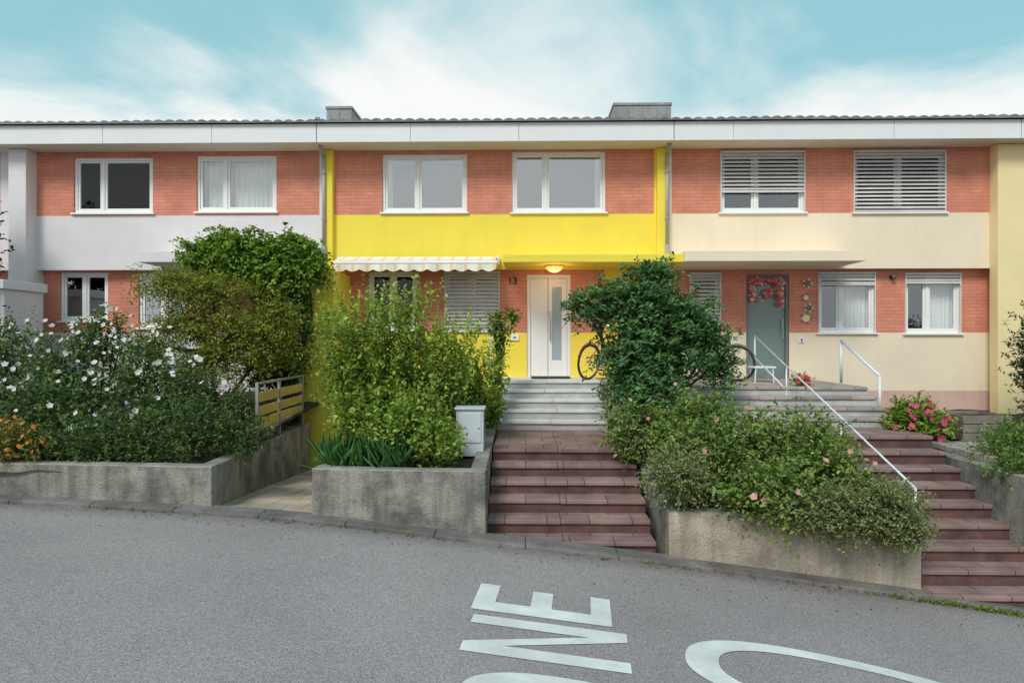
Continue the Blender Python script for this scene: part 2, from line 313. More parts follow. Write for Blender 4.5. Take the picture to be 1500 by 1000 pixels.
b=MB(); b.box(X(737,12.7),X(1003,12.7),12.7,YF-.002,1.47,1.62,'yellow'); b.obj('entrance_canopy',HY,.01)
dR=rect(1093,402,1156,555,YG)
HC=house('cream_row_house',xJ2,xR,(X(984,YF),X(1459,YF)),
 [(rect(1055,222,1179,311,YF),dict(mull=(.42,),glass='glass_m',blind=.66)),(rect(1250,221,1385,311,YF),dict(mull=(.5,),glass='glass_d',blind=1.0))],
 [(rect(1010,400,1056,470,YG),dict(mull=(),glass='glass_d',blind=.98)),(rect(1198,399,1282,487,YG),dict(mull=(.4,),glass='glass_m',curtain=[(.5,1,'curtain')],blind=.2)),(rect(1325,400,1407,488,YG),dict(mull=(.42,),glass='glass_m',curtain=[(.45,1,'curtain')],blind=.16))],
 'cream',seams=[X(1075,YE),X(1310,YE)],grbrick=(X(984,YG),X(1449,YG)),base=-1.7,basemat='pinkbase',doors=[dR],xg=(xJ2,xR))
b=MB(); b.box(X(1003,12.6)+.004,X(1268,12.6),12.6,YF-.002,1.47,1.67,'cream'); b.obj('entrance_canopy',HC,.01)
HR=house('pale_yellow_row_house',xR,xR+7.2,(xR+.9,xR+6.6),[((xR+1.6,xR+3.2,2.56,3.75),dict())],[((xR+1.6,xR+3,.2,1.38),dict())],'paleyellow',base=-1.8)
b=MB(); b.box(X(1462,13.35),X(1462,13.35)+.75,13.35,YF-.002,-1.8,ZS-.002,'paleyellow'); b.obj('end_pier',HR,.01)
HL=house('grey_row_house',xL-7,xL,(xL-6.5,xL-.3),[((xL-2.2,xL-.7,2.56,3.75),dict(glass='glass_d'))],[((xL-2.2,xL-.9,.2,1.38),dict())],'white',base=-1.8)
b=MB(); b.box(xL-3,X(30,12.6),12.2,13.2,-1.6,.95,'white'); b.box(xL-3.1,X(32,12.6)+.03,12.1,13.25,.952,1.12,'fascia'); b.obj('bin_shelter',None,.01)

D=empty('entrance_door'); D.parent=HY
b=MB(); x0,x1,z0,z1=dC; y=YG+.03
b.box(x0,x0+.07,y,y+.1,z0,z1,'frame'); b.box(x1-.07,x1,y,y+.1,z0,z1,'frame'); b.box(x0+.07,x1-.07,y,y+.1,z1-.07,z1,'frame')
b.box(x0+.075,x0+.42,y+.03,y+.09,z0,z1-.075,'frame'); b.box(x0+.43,x0+.60-.09,y+.03,y+.09,z0,z1-.075,'frame')
b.box(x0+.70,x1-.075,y+.03,y+.09,z0,z1-.075,'frame'); b.box(x0+.51,x0+.70,y+.03,y+.09,z0,z0+.35,'frame'); b.box(x0+.51,x0+.70,y+.03,y+.09,z1-.25,z1-.075,'frame')
b.box(x0+.511,x0+.699,y+.05,y+.06,z0+.35,z1-.25,'frost')
b.tube((x0+.47,y-.03,z0+.75),(x0+.47,y-.03,z0+1.35),.013,'steel'); b.tube((x0+.47,y-.03,z0+.85),(x0+.47,y+.03,z0+.85),.008,'steel'); b.tube((x0+.47,y-.03,z0+1.25),(x0+.47,y+.03,z0+1.25),.008,'steel')
b.obj('door_leaf',D,.004)
b=MB(); x0,x1,z0,z1=dR
b.box(x0,x0+.06,y,y+.1,z0,z1,'gframe'); b.box(x1-.06,x1,y,y+.1,z0,z1,'gframe'); b.box(x0+.06,x1-.06,y,y+.1,z1-.06,z1,'gframe'); b.box(x0+.06,x1-.06,y,y+.1,z0,z0+.1,'gframe')
b.box(x0+.06,x1-.06,y+.05,y+.07,z0+.1,z1-.06,'teal'); b.tube((x1-.12,y-.01,z0+.8),(x1-.12,y-.01,z0+1.2),.012,'steel'); b.tube((x1-.12,y-.01,z0+1.0),(x1-.12,y+.06,z0+1.0),.01,'steel')
b.obj('door_leaf',HC,.004)
b=MB(); b.box(X(778,13.3),X(835,13.3),13.1,13.6,-.705,-.685,'black'); b.obj('doormat',None,.004)
b=MB(); b.box(X(748,YG),X(760,YG),YG-.03,YG-.001,.02,.14,'frame'); b.box(X(752,YG),X(756,YG),YG-.036,YG-.031,.06,.1,'gframe'); b.obj('doorbell',HY,.003)
b=MB(); b.box(X(1170,YG),X(1177,YG),YG-.03,YG-.001,-.02,.08,'frame'); b.box(X(1172,YG),X(1175,YG),YG-.036,YG-.031,.0,.06,'gframe'); b.obj('doorbell',HC,.003)
b=MB(); x,z=W(1306,406,YG); b.tube((x,YG-.08,z),(x,YG-.001,z),.045,'black',n=12); b.tube((x,YG-.11,z-.02),(x,YG-.07,z+.01),.035,'gframe',n=12); b.obj('wall_light',HC)
cu=bpy.data.curves.new('house_number','FONT'); cu.body='13'; cu.size=.2; cu.extrude=.008; cu.materials.append(M['black'])
o=bpy.data.objects.new('house_number',cu); o.location=(X(744,YG),YG-.015,Zp(416,YG)); o.rotation_euler=(math.pi/2,0,0); SC.collection.objects.link(o); o.parent=HY
LP=empty('porch_lamp'); lx=X(812,13.2); b=MB(); n=16
prof=[(.0,-.10),(.07,-.09),(.13,-.055),(.165,-.01),(.17,.0)]
for j in range(len(prof)-1):
    for i in range(n):
        a0=2*math.pi*i/n;a1=2*math.pi*(i+1)/n;(r0,h0),(r1,h1)=prof[j],prof[j+1]
        b.face([(lx+r0*math.cos(a0),13.2+r0*math.sin(a0),1.43+h0),(lx+r1*math.cos(a0),13.2+r1*math.sin(a0),1.43+h1),(lx+r1*math.cos(a1),13.2+r1*math.sin(a1),1.43+h1),(lx+r0*math.cos(a1),13.2+r0*math.sin(a1),1.43+h0)],'lamp')
b.obj('lamp_bowl',LP,smooth=True); b=MB(); b.tube((lx,13.2,1.431),(lx,13.2,1.468),.175,'frame',n=20); b.obj('lamp_base',LP)
li=bpy.data.lights.new('porch_bulb','POINT'); li.energy=6; li.color=(1,.6,.25); li.shadow_soft_size=.1; lo=bpy.data.objects.new('porch_bulb',li); lo.location=(lx,13.1,1.24); SC.collection.objects.link(lo); lo.parent=LP

# awning
AW=empty('awning'); b=MB(); xa,xb=X(490,13.1),X(729,13.1)
b.tube((xa,13.42,1.60),(xb,13.42,1.60),.07,'frame',n=14); b.box(xa-.02,xa+.02,13.35,YF-.002,1.5,1.68,'frame'); b.box(xb-.02,xb+.02,13.35,YF-.002,1.5,1.68,'frame')
b.tube((xa,12.98,1.50),(xb,12.98,1.50),.042,'frame',n=10)
nst=46
for i in range(nst):
    a=xa+.03+(xb-xa-.06)*i/nst; c=xa+.03+(xb-xa-.06)*(i+1)/nst; k='orange' if i%4==1 else 'awn'
    b.face([(a,12.98,1.545),(c,12.98,1.545),(c,13.40,1.665),(a,13.40,1.665)],k)
    for s in range(4):
        p=a+(c-a)*s/4;q=a+(c-a)*(s+1)/4; W2=.26
        hz=lambda x:1.375-.045*abs(math.sin((x-xa)/W2*math.pi)); yy=lambda x,z:12.945+.015*math.sin(x*14)
        b.face([(p,yy(p,0),hz(p)),(q,yy(q,0),hz(q)),(q,12.95,1.48),(p,12.95,1.48)],k)
b.obj('awning_fabric',AW)

for u,par in((475.5,HW),(976.5,HY)):
    b=MB(); x=X(u,13.5); b.path([(x,13.2,ZS-.005),(x,13.45,ZS-.12),(x,13.45,1.9)],.035,'pipe',10)
    b.obj('downpipe',par,smooth=True)
    bb=MB(); bb.tube((x,13.45,1.1),(x,13.45,1.9),.047,'pipe',n=10)
    for zz in(3.3,2.4): bb.tube((x,13.45,zz),(x,13.45,zz+.03),.045,'zinc',n=10)
    bb.obj('downpipe_base',par)
def chimney(u0,u1,v0,Y,par,slant=0):
    b=MB(); x0,x1=X(u0,Y),X(u1,Y); zt=Zp(v0,Y,u0); p=[(x0,Y,4),(x1,Y,4),(x1,Y+.8,4),(x0,Y+.8,4),(x0+slant,Y,zt-.06),(x1,Y,zt-.06),(x1,Y+.8,zt-.06),(x0+slant,Y+.8,zt-.06)]
    b.prism8(p,'zinc'); b.box(x0+slant-.02,x1+.02,Y-.02,Y+.83,zt-.058,zt,'zinc')
    k=int((x1-x0)/.35)
    for i in range(1,k+1): xx=x0+slant+(x1-x0-slant)*i/(k+1); b.box(xx,xx+.015,Y-.012,Y-.001,4.1,zt-.06,'zinc')
    b.obj('chimney',par,.005)
chimney(478,515,156,14.6,HY); chimney(891,983,151,14.6,HY,.12)
for u,vv in((465,172),(983,174)):
    b=MB(); x=X(u,13.6); z=Zp(vv,13.6,u); b.tube((x,13.6,4.1),(x,13.6,z-.06),.04,'zinc'); b.tube((x,13.6,z-.055),(x,13.6,z),.065,'zinc',.045,10); b.obj('roof_vent',HY)

# ---------- ground, road ----------
g=MB(); xs=list(np.concatenate([np.linspace(-160,-20,15),np.arange(-19,20,.5),np.linspace(20,160,15)])); offs=[-170,-60,-8,-4,-1,0.05,.12,20,60,400]
for i,x in enumerate(xs):
    for o_ in offs: g.v.append((x,yk(x)+o_,zc(x)-.02-(1.2 if o_>.1 else 0)))
n=len(offs)
for i in range(len(xs)-1):
    for j in range(n-1): a=i*n+j; g.f.append((a,a+n,a+n+1,a+1)); g.m.append(g.mi('soil'))
g.obj('ground')
g=MB(); xs=list(np.arange(-60,60,.25)); offs=[-13,-9,-6,-4,-2,-1,-.24]
for x in xs:
    for o_ in offs: g.v.append((x,yk(x)+o_,zc(x)))
n=len(offs)
for i in range(len(xs)-1):
    for j in range(n-1): a=i*n+j; g.f.append((a,a+n,a+n+1,a+1)); g.m.append(g.mi('asphalt'))
g.obj('road',smooth=True)
g=MB(); x=-22
while x<22:
    x2=x+1.0; a,c=x+.002,x2-.002; j=random.uniform(-.006,.006)
    g.prism8([(a,yk(a)-.25,zc(a)-.1),(c,yk(c)-.25,zc(c)-.1),(c,yk(c)-.12,zc(c)-.1),(a,yk(a)-.12,zc(a)-.1),(a,yk(a)-.24,zc(a)+.045+j),(c,yk(c)-.24,zc(c)+.045+j),(c,yk(c)-.12,zc(c)+.05+j),(a,yk(a)-.12,zc(a)+.05+j)],'kerb')
    g.prism8([(a,yk(a)-.118,zc(a)-.1),(c,yk(c)-.118,zc(c)-.1),(c,yk(c)+.06,zc(c)-.1),(a,yk(a)+.06,zc(a)-.1),(a,yk(a)-.118,zc(a)+.036),(c,yk(c)-.118,zc(c)+.036),(c,yk(c)+.06,zc(c)+.05),(a,yk(a)+.06,zc(a)+.05)],'kerb')
    x=x2
g.obj('kerb',None,.012)
def glyph(polys,o,scale=1,name='road_marking'):
    b=MB(); ux,uy=-1/math.hypot(1,.085),.085/math.hypot(1,.085); rx,ry=uy,-ux
    for poly in polys:
        P=[]
        for a,h in poly:
            x=o[0]+a*rx+h*ux; y=o[1]+a*ry+h*uy; P.append((x,y,zc(x)+.006))
        b.face(P,'paint')
    return b.obj(name)
def strip(x0,x1,h0,h1,n=6):
    return [[(x0,h0+(h1-h0)*i/n),(x1,h0+(h1-h0)*i/n),(x1,h0+(h1-h0)*(i+1)/n),(x0,h0+(h1-h0)*(i+1)/n)] for i in range(n)]
RM=empty('road_marking_zone')
Eg=strip(0,.2,0,1.16)+[[(.2,0),(.60,0),(.60,.17),(.2,.17)],[(.2,.50),(.56,.50),(.56,.68),(.2,.68)],[(.2,.98),(.60,.98),(.60,1.16),(.2,1.16)]]
glyph(Eg,(.70,5.53),name='letter_e').parent=RM
Ng=strip(0,.16,0,1.22)+strip(.5,.66,0,1.22)+[[(.16,1.22),(.5,.30),(.5,0),(.16,.92)]]
glyph(Ng,(.74,4.76),name='letter_n').parent=RM
def ring(cx,cy,a,bw,t,t2,p=2.4,n=56):
    pts=[]
    for i in range(n+1):
        th=2*math.pi*i/n; c,s=math.cos(th),math.sin(th)
        f=lambda v,e:math.copysign(abs(v)**(2/e),v)
        pts.append(((cx+f(c,p)*bw,cy+f(s,p)*a),(cx+f(c,p)*(bw-t),cy+f(s,p)*(a-t2))))
    return [[pts[i][0],pts[i+1][0],pts[i+1][1],pts[i][1]] for i in range(n)]
glyph(ring(.34,.61,.61,.34,.17,.2),(.76,3.88),name='letter_o').parent=RM
glyph([[(0,0),(.6,0),(.6,.2),(0,.2)],[(0,1.0),(.6,1.0),(.6,1.2),(0,1.2)],[(0,.2),(.2,.2),(.6,1.0),(.4,1.0)]],(.76,3.1),name='letter_z').parent=RM
b=MB(); rot=math.radians(-15)
for q in ring(0,0,.56,1.16,.24,.14,2.4,72):
    P=[]
    for a,h in q:
        x=2.32+a*math.cos(rot)-h*math.sin(rot); y=4.86+a*math.sin(rot)+h*math.cos(rot); P.append((x,y,zc(x)+.006))
    b.face(P,'paint')
b.obj('digit_zero',RM)

# ---------- walls & stairs ----------
def wall(name,p0,p1,t,ztop,zbot,mat='concrete',side=1,ztop2=None,parent=None):
    a=Vector((*p0,0));c=Vector((*p1,0)); d=(c-a).normalized(); nrm=Vector((-d.y,d.x,0))*t*side
    L=(c-a).length; n=max(1,int(L/.3)); b=MB(); z2=ztop if ztop2 is None else ztop2
    P=[a+(c-a)*i/n for i in range(n+1)]; ZT=[ztop+(z2-ztop)*i/n+.008*mnoise.noise(Vector((i*.9,ztop*7,0))) for i in range(n+1)]
    for i in range(n):
        q=[P[i],P[i+1],P[i+1]+nrm,P[i]+nrm]
        if side<0: q=[q[1],q[0],q[3],q[2]]; za,zb=ZT[i+1],ZT[i]
        else: za,zb=ZT[i],ZT[i+1]
        ch=.012; e=nrm.normalized()*ch
        f=[(w.x,w.y,zbot) for w in q]; h=[(q[0].x,q[0].y,za-ch),(q[1].x,q[1].y,zb-ch),(q[2].x,q[2].y,zb-ch),(q[3].x,q[3].y,za-ch)]
        h2=[(q[0].x+e.x,q[0].y+e.y,za),(q[1].x+e.x,q[1].y+e.y,zb),(q[2].x-e.x,q[2].y-e.y,zb),(q[3].x-e.x,q[3].y-e.y,za)]
        b.face([f[0],f[1],h[1],h[0]],mat); b.face([f[2],f[3],h[3],h[2]],mat); b.face(h2,'concrete2'); b.face([h[0],h[1],h2[1],h2[0]],'concrete2'); b.face([h[2],h[3],h2[3],h2[2]],'concrete2')
        if i==(0 if side>0 else n-1): b.face([f[3],f[0],h[0],h2[0],h2[3],h[3]],mat)
        if i==(n-1 if side>0 else 0): b.face([f[1],f[2],h[2],h2[2],h2[1],h[1]],mat)
    return b.obj(name,parent)
ZW=-1.455
xa=-3.66
RW=empty('retaining_wall')
wall('front_face',(-12,yk(-12)),(xa,yk(xa)),.2,ZW,-3,parent=RW)
wall('side_face',(xa,yk(xa)+.201),(-3.88,12.2),.2,ZW-.003,-3.2,side=1,parent=RW)
xp0,xp1=X(457,7.79),X(711,7.68)
PL=empty('concrete_planter')
wall('front_face',(xp0,yk(xp0)),(xp1,yk(xp1)),.18,ZW,-3.2,parent=PL)
wall('left_face',(xp0,yk(xp0)+.181),(xp0,12.59),.18,ZW-.003,-3.2,side=-1,parent=PL)
wall('right_face',(xp1,yk(xp1)+.181),(xp1-.03,11.35),.18,ZW-.003,-3.2,side=1,ztop2=-1.36,parent=PL)
xr0,xr1=X(980,7.51),X(1349,7.33)
PR=empty('garden_wall'); zr=-1.86
wall('front_face',(xr0,yk(xr0)),(xr1,yk(xr1)),.2,zr,-3.6,'concrete_b',parent=PR)
wall('left_face',(xr0,yk(xr0)+.201),(xr0-.1,11.4),.18,zr-.003,-3.3,side=-1,ztop2=-1.36,parent=PR)
wall('right_face',(xr1,yk(xr1)+.201),(xr1,11.2),.16,zr-.003,-3.6,side=1,ztop2=-1.2,parent=PR)
PF=empty('boundary_wall')
wall('left_face',(5.62,7.45),(5.62,10.4),.18,-1.52,-3.8,side=-1,parent=PF)
wall('front_face',(5.801,yk(5.8)),(12,yk(12)),.2,-1.55,-4.6,parent=PF)
def bed(name,x0,x1,y0,y1,zf,zb_,mt='soil'):
    b=MB(); nx=max(2,int((x1-x0)/.25)); ny=max(2,int((y1-y0)/.25))
    for i in range(nx+1):
        for j in range(ny+1):
            x=x0+(x1-x0)*i/nx; t=j/ny; y=y0+(y1-y0)*t; b.v.append((x,y,zf+(zb_-zf)*t+.07*mnoise.noise(Vector((x*2,y*2,0)))))
    for i in range(nx):
        for j in range(ny): a=i*(ny+1)+j; b.f.append((a,a+ny+1,a+ny+2,a+1)); b.m.append(b.mi(mt))
    return b.obj(name,None,smooth=True)
bed('garden_soil',-13,-3.8,8.0,YG+.2,-1.56,-1.0)
bed('garden_soil',xp0+.1,xp1-.1,7.9,13.7,-1.55,-1.4)
bed('garden_soil',xr0+.1,xr1-.1,7.55,13.7,-1.97,-1.0)
bed('garden_soil',5.79,13,7.4,YG+.2,-1.62,-1.35)
b=MB(); b.box(5.82,6.7,8.6,10.0,-1.7,-1.44,'gtile'); b.obj('paving_slab',None,.01)
b=MB(); b.face([(xa-.02,yk(xa)+.02,-1.955),(xp0+.02,yk(xp0)+.02,-2.02),(xp0+.02,9,-2.08),(xa-.05,9,-2.03)],'lpath')
b.face([(xa-.05,9,-2.03),(xp0+.02,9,-2.08),(xp0+.02,12.6,-2.36),(-3.95,12.6,-2.34)],'lpath'); b.obj('passage_path')
def stairs(name,x0,x1,ytop,ztop,n,rise,tread,mt,mr,yback,nose=.03,xj=0):
    S=empty(name); b=MB(); r=MB()
    for k in range(n):
        y=ytop-k*tread; z=ztop-k*rise
        L=x1-x0; ns=max(1,round(L/1.0)); cuts=[x0]+sorted([x0+L*(i+random.uniform(-.12,.12))/ns for i in range(1,ns)])+[x1]
        for i in range(len(cuts)-1):
            j=(random.random()-.5)*.008; y2=(random.random()-.5)*.012
            b.box(cuts[i]+.002,cuts[i+1]-.002,y-nose+y2,yback if k==0 else y+tread-.004,z-.05+j,z+j,mt)
        r.box(x0+.004,x1-.004,y,yback if k==0 else y+tread-.003,z-rise-.8,z-.056,mr)
    b.obj('treads',S,.009); r.obj('risers',S); return S
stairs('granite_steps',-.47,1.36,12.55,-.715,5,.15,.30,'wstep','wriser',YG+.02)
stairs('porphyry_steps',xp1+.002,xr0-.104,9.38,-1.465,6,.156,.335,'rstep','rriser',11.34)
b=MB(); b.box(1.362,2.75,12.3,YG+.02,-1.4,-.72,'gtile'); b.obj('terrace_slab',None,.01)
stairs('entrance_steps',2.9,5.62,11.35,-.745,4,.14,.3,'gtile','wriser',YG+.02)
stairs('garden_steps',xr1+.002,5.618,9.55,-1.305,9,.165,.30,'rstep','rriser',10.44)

def rails(name,segs,r,mt='rail'):
    b=MB()
    for p in segs: b.path(p,r,mt,10)
    return b.obj(name,None,smooth=True)
rx_=4.30
rails('handrail',[[(rx_,12.9,-.74),(rx_,12.9,.10),(rx_,7.62,-1.62),(rx_,7.62,-2.3)],[(rx_,11.35,-.42),(rx_,11.35,-1.2)],[(rx_,9.4,-1.04),(rx_,9.4,-1.75)],[(rx_,12.9,-.3),(rx_,11.35,-.8)]],.014)
rails('handrail',[[(5.72,12.5,-.75),(5.72,12.5,.02),(5.72,11.15,-.56),(5.72,11.15,-1.3)]],.024)
rails('handrail',[[(-.6,11.9,-1.3),(-.6,11.9,.25),(-.6,12.6,.25)]],.014)
FE=empty('metal_fence'); b=MB()
fx=lambda y:-3.72-.05*(y-7.9)
for y in(9.6,10.6,11.9):
    x=fx(y); b.box(x-.02,x+.02,y-.02,y+.02,ZW,-.58,'fgrey')
for z in(-.60,-1.25):
    b.tube((fx(9.6),9.6,z),(fx(11.9),11.9,z),.02,'fgrey')
b.tube((fx(9.6),9.6,-.86),(fx(11.9),11.9,-.86),.012,'fgrey')
for z in(-1.17,-1.0,-.80):
    for ya,yb in((9.64,10.56),(10.64,11.86)):
        b.prism8([(fx(ya)-.01,ya,z-.06),(fx(ya)+.012,ya,z-.06),(fx(yb)+.012,yb,z-.06),(fx(yb)-.01,yb,z-.06),(fx(ya)-.01,ya,z+.07),(fx(ya)+.012,ya,z+.07),(fx(yb)+.012,yb,z+.07),(fx(yb)-.01,yb,z+.07)],'fyel')
b.obj('fence_panels',FE)
b=MB(); x0,x1=X(668,8.9),X(708,8.9); b.box(x0,x1,8.9,9.15,-1.5,-.89,'box'); b.box(x0-.02,x1+.02,8.87,9.18,-.889,-.86,'box'); b.box(x0+.03,x1-.03,8.885,8.899,-1.32,-.93,'box'); b.tube((x1-.06,8.87,-1.12),(x1-.06,8.885,-1.12),.015,'steel'); b.obj('letterbox',None,.006)
T=empty('wooden_planter_box'); x0,x1=X(1392,10.3),X(1462,10.3); b=MB()
for i in range(3):
    z=-1.44+i*.125; b.box(x0,x1,10.0,10.03,z,z+.115,'wood'); b.box(x0,x1,10.72,10.75,z,z+.115,'wood'); b.box(x0+.002,x0+.03,10.031,10.719,z,z+.115,'wood'); b.box(x1-.03,x1-.002,10.031,10.719,z,z+.115,'wood')
b.box(x0+.03,x1-.03,10.03,10.72,-1.2,-1.12,'soil'); b.obj('boards',T,.004)
b=MB(); sx=X(1115,12.6)
b.box(sx-.2,sx+.2,12.4,12.75,-.48,-.45,'frame')
for dx in(-.17,.17):
    for dy in(12.43,12.72): b.tube((sx+dx,dy,-.745),(sx+dx*.9,dy,-.48),.012,'frame')
b.obj('garden_stool',None)

def bicycle(loc,yaw,col):
    P=empty('bicycle'); T4=Matrix.Translation(loc)@Matrix.Rotation(yaw,4,'Z')@Matrix.Rotation(.1,4,'X'); b=MB(); R=.34
    def p(x,z,y=0): return tuple(T4@Vector((x,y,z)))
    for cx in(-.53,.53):
        n=28
        for i in range(n):
            a0=2*math.pi*i/n;a1=2*math.pi*(i+1)/n
            b.tube(p(cx+(R-.02)*math.cos(a0),R+(R-.02)*math.sin(a0)),p(cx+(R-.02)*math.cos(a1),R+(R-.02)*math.sin(a1)),.022,'black',n=6)
            b.tube(p(cx+(R-.045)*math.cos(a0),R+(R-.045)*math.sin(a0)),p(cx+(R-.045)*math.cos(a1),R+(R-.045)*math.sin(a1)),.009,'steel',n=5)
        for i in range(14):
            a=2*math.pi*i/14; b.tube(p(cx,R),p(cx+.3*math.cos(a),R+.3*math.sin(a)),.0025,'steel',n=4)
        b.tube(p(cx,R,-.05),p(cx,R,.05),.02,'steel')
    bb=(-.08,.30); st=(-.24,.86); hd=(.36,.86); hb=(.40,.70)
    for q0,q1,r in[((-.53,R),bb,.013),((-.53,R),(-.2,.72),.011),(bb,st,.017),((-.2,.76),hd,.017),(bb,hb,.02),(hd,hb,.02),(hb,(.53,R),.014)]:
        b.tube(p(*q0),p(*q1),r,col)
    b.tube(p(*st),p(-.26,.95),.013,'steel'); b.tube(p(*hd),p(.33,1.0),.014,'steel')
    b.path([p(.26,1.02,-.28),p(.34,1.02,-.14),p(.35,1.01,0),p(.34,1.02,.14),p(.26,1.02,.28)],.012,'steel')
    for s in(-1,1): b.tube(p(.28,1.02,.25*s),p(.2,1.02,.31*s),.017,'black')
    b.prism8([p(-.40,.95,-.07),p(-.14,.96,-.02),p(-.14,.96,.02),p(-.40,.95,.07),p(-.40,1.0,-.065),p(-.14,.985,-.02),p(-.14,.985,.02),p(-.40,1.0,.065)],'black')
    b.tube(p(bb[0],bb[1],-.03),p(bb[0],bb[1],.03),.09,'steel',n=16)
    b.tube(p(bb[0],bb[1],.06),p(.0,.16,.06),.01,'steel'); b.tube(p(bb[0],bb[1],-.06),p(-.17,.44,-.06),.01,'steel')
    for q,s in(((.0,.16),1),((-.17,.44),-1)): b.box(-.04,.04,-.05,.05,-.012,.012,'black',T4@Matrix.Translation((q[0],.1*s,q[1])))
    for cx in(-.53,.53):
        for i in range(8):
            a0=math.radians(20+i*18);a1=math.radians(20+(i+1)*18)
            b.tube(p(cx+.36*math.cos(a0),R+.36*math.sin(a0)),p(cx+.36*math.cos(a1),R+.36*math.sin(a1)),.012,col,n=5)
    b.obj('bicycle_body',P,smooth=False)
bicycle((X(860,13.0)+.34,13.15,-.72),math.radians(48),'red')
bicycle((X(1072,13.1)-.36,13.15,-.745),math.radians(-42),'gframe')

# ---------- foliage ----------
def nrm(a): return a/np.maximum(np.linalg.norm(a,axis=-1,keepdims=True),1e-9)
def blob(u0,v0,u1,v1,Y,ry=None):
    um,vm=(u0+u1)/2,(v0+v1)/2; x,z=W(um,vm,Y); rx=abs(X(u1,Y)-X(u0,Y))/2; rz=abs(v1-v0)/2000*Y
    return (x,Y,z,rx,ry if ry else (rx+rz)/2*.8,rz)
class Plant:
    def __init__(s,name): s.P=empty(name); s.V=[];s.C=[];s.F=[];s.FC=[]
    def leaves(s,P,ld,up,l,w,col):
        n=len(P); wv=nrm(np.cross(ld,up)); n2=np.cross(wv,ld); l=l[:,None]; w=w[:,None]
        V=np.stack([P,P+ld*l*.3+wv*w*.5+n2*l*.08,P+ld*l*.7+wv*w*.38+n2*l*.03,P+ld*l-n2*l*.12,P+ld*l*.7-wv*w*.38+n2*l*.03,P+ld*l*.3-wv*w*.5+n2*l*.08],1)
        s.V.append(V); s.C.append(np.repeat(col[:,None,:],6,1))
    def sprays(s,O,D,Ls,m,ll,lw,droop,side,c0,c1,outer,jit=.35,upb=.8):
        n=len(O); t=np.linspace(.12,1,m)[None,:,None]; Lx=Ls[:,None,None]
        P=O[:,None,:]+D[:,None,:]*t*Lx; P=P.copy(); P[:,:,2]-=droop*(t[...,0]**2)*Ls[:,None]
        T=np.repeat(D[:,None,:],m,1).copy(); T[:,:,2]-=2*droop*t[...,0]; T=nrm(T)
        up=nrm(np.array([0,0,upb])+RNG.normal(0,.45,(n,m,3))+D[:,None,:]*.3)
        S=nrm(np.cross(T,up)); sg=np.where(np.arange(m)%2==0,1,-1)[None,:,None]
        ld=nrm(T*(1-side)+S*sg*side+RNG.normal(0,jit,(n,m,3)))
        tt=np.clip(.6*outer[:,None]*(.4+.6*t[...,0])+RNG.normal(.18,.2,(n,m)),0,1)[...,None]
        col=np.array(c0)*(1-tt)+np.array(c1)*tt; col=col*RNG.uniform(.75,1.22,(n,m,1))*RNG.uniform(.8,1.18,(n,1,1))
        yel=(RNG.uniform(0,1,(n,m,1))<.012); col=np.where(yel,np.array([.30,.24,.05]),col)
        sz=RNG.uniform(.65,1.15,(n*m,))
        s.leaves(P.reshape(-1,3),ld.reshape(-1,3),up.reshape(-1,3),ll*sz,lw*sz,col.reshape(-1,3))
    def fill(s,blobs,n,c0,c1,ll=.05,lw=.03,L=(.15,.35),m=7,droop=.15,side=.6,up=.5,out=.8,lump=.22,inner=.25,zmin=None,freq=3.0,jit=.35,ground=None):
        vol=np.array([(b[3]*b[4]+b[3]*b[5]+b[4]*b[5]) for b in blobs]); pr=vol/vol.sum()
        for bl,q in zip(blobs,pr):
            k=int(n*q/m)+1; d=nrm(RNG.normal(0,1,(k,3)))
            back=(d[:,1]>.35)&(RNG.uniform(0,1,k)<.55); d[back,1]*=-1
            ph=RNG.uniform(0,6,6); f=1+lump*(np.sin(d[:,0]*freq*2+ph[0])*np.sin(d[:,1]*freq*1.7+ph[1])+np.sin(d[:,2]*freq*2.6+ph[2])*np.sin(d[:,0]*freq*3.1+ph[3]))+.06*RNG.normal(size=k)
            rad=RNG.uniform(0,1,k)**.35*.9; inn=RNG.uniform(0,1,k)<inner; rad[inn]*=.75
            O=np.array(bl[:3])+d*np.array(bl[3:])*(rad*f)[:,None]
            D=nrm(d*out+np.array([0,0,up])+RNG.normal(0,.35,(k,3)))
            Ls=RNG.uniform(*L,k); 
            O=O-D*Ls[:,None]*.5
            if zmin is not None: keep=O[:,2]>zmin; O,D,Ls,rad=O[keep],D[keep],Ls[keep],rad[keep]
            s.sprays(O,D,Ls,m,ll,lw,droop,side,c0,c1,np.clip((rad-.3)/.5,0,1),jit)
    def flowers(s,P,r,c,np_=5,face=None):
        n=len(P); d=nrm(RNG.normal(0,.5,(n,3))+np.array([0,-.8,.5]) if face is None else face+RNG.normal(0,.3,(n,3)))
        a=nrm(np.cross(d,np.array([.1,.2,1.]))); bb=np.cross(d,a); rr=r*RNG.uniform(.7,1.2,n)[:,None]
        for j in range(np_):
            t=2*math.pi*j/np_; e=a*math.cos(t)+bb*math.sin(t); f=np.cross(d,e)
            V=np.stack([P,P+e*rr*.6+f*rr*.42+d*rr*.2,P+e*rr+d*rr*.35,P+e*rr*.6-f*rr*.42+d*rr*.2],1); s.F.append(V)
            cc=np.array(c)*RNG.uniform(.8,1.1,(n,1)); s.FC.append(np.repeat(cc[:,None,:],4,1))
    def on_surface(s,blobs,n,front=True,rmin=.9,rmax=1.1):
        out=[]
        while len(out)<n:
            b=blobs[RNG.integers(len(blobs))]; d=nrm(RNG.normal(0,1,3)); 
            if front and d[1]>.1: continue
            out.append(np.array(b[:3])+d*np.array(b[3:])*RNG.uniform(rmin,rmax))
        return np.array(out)
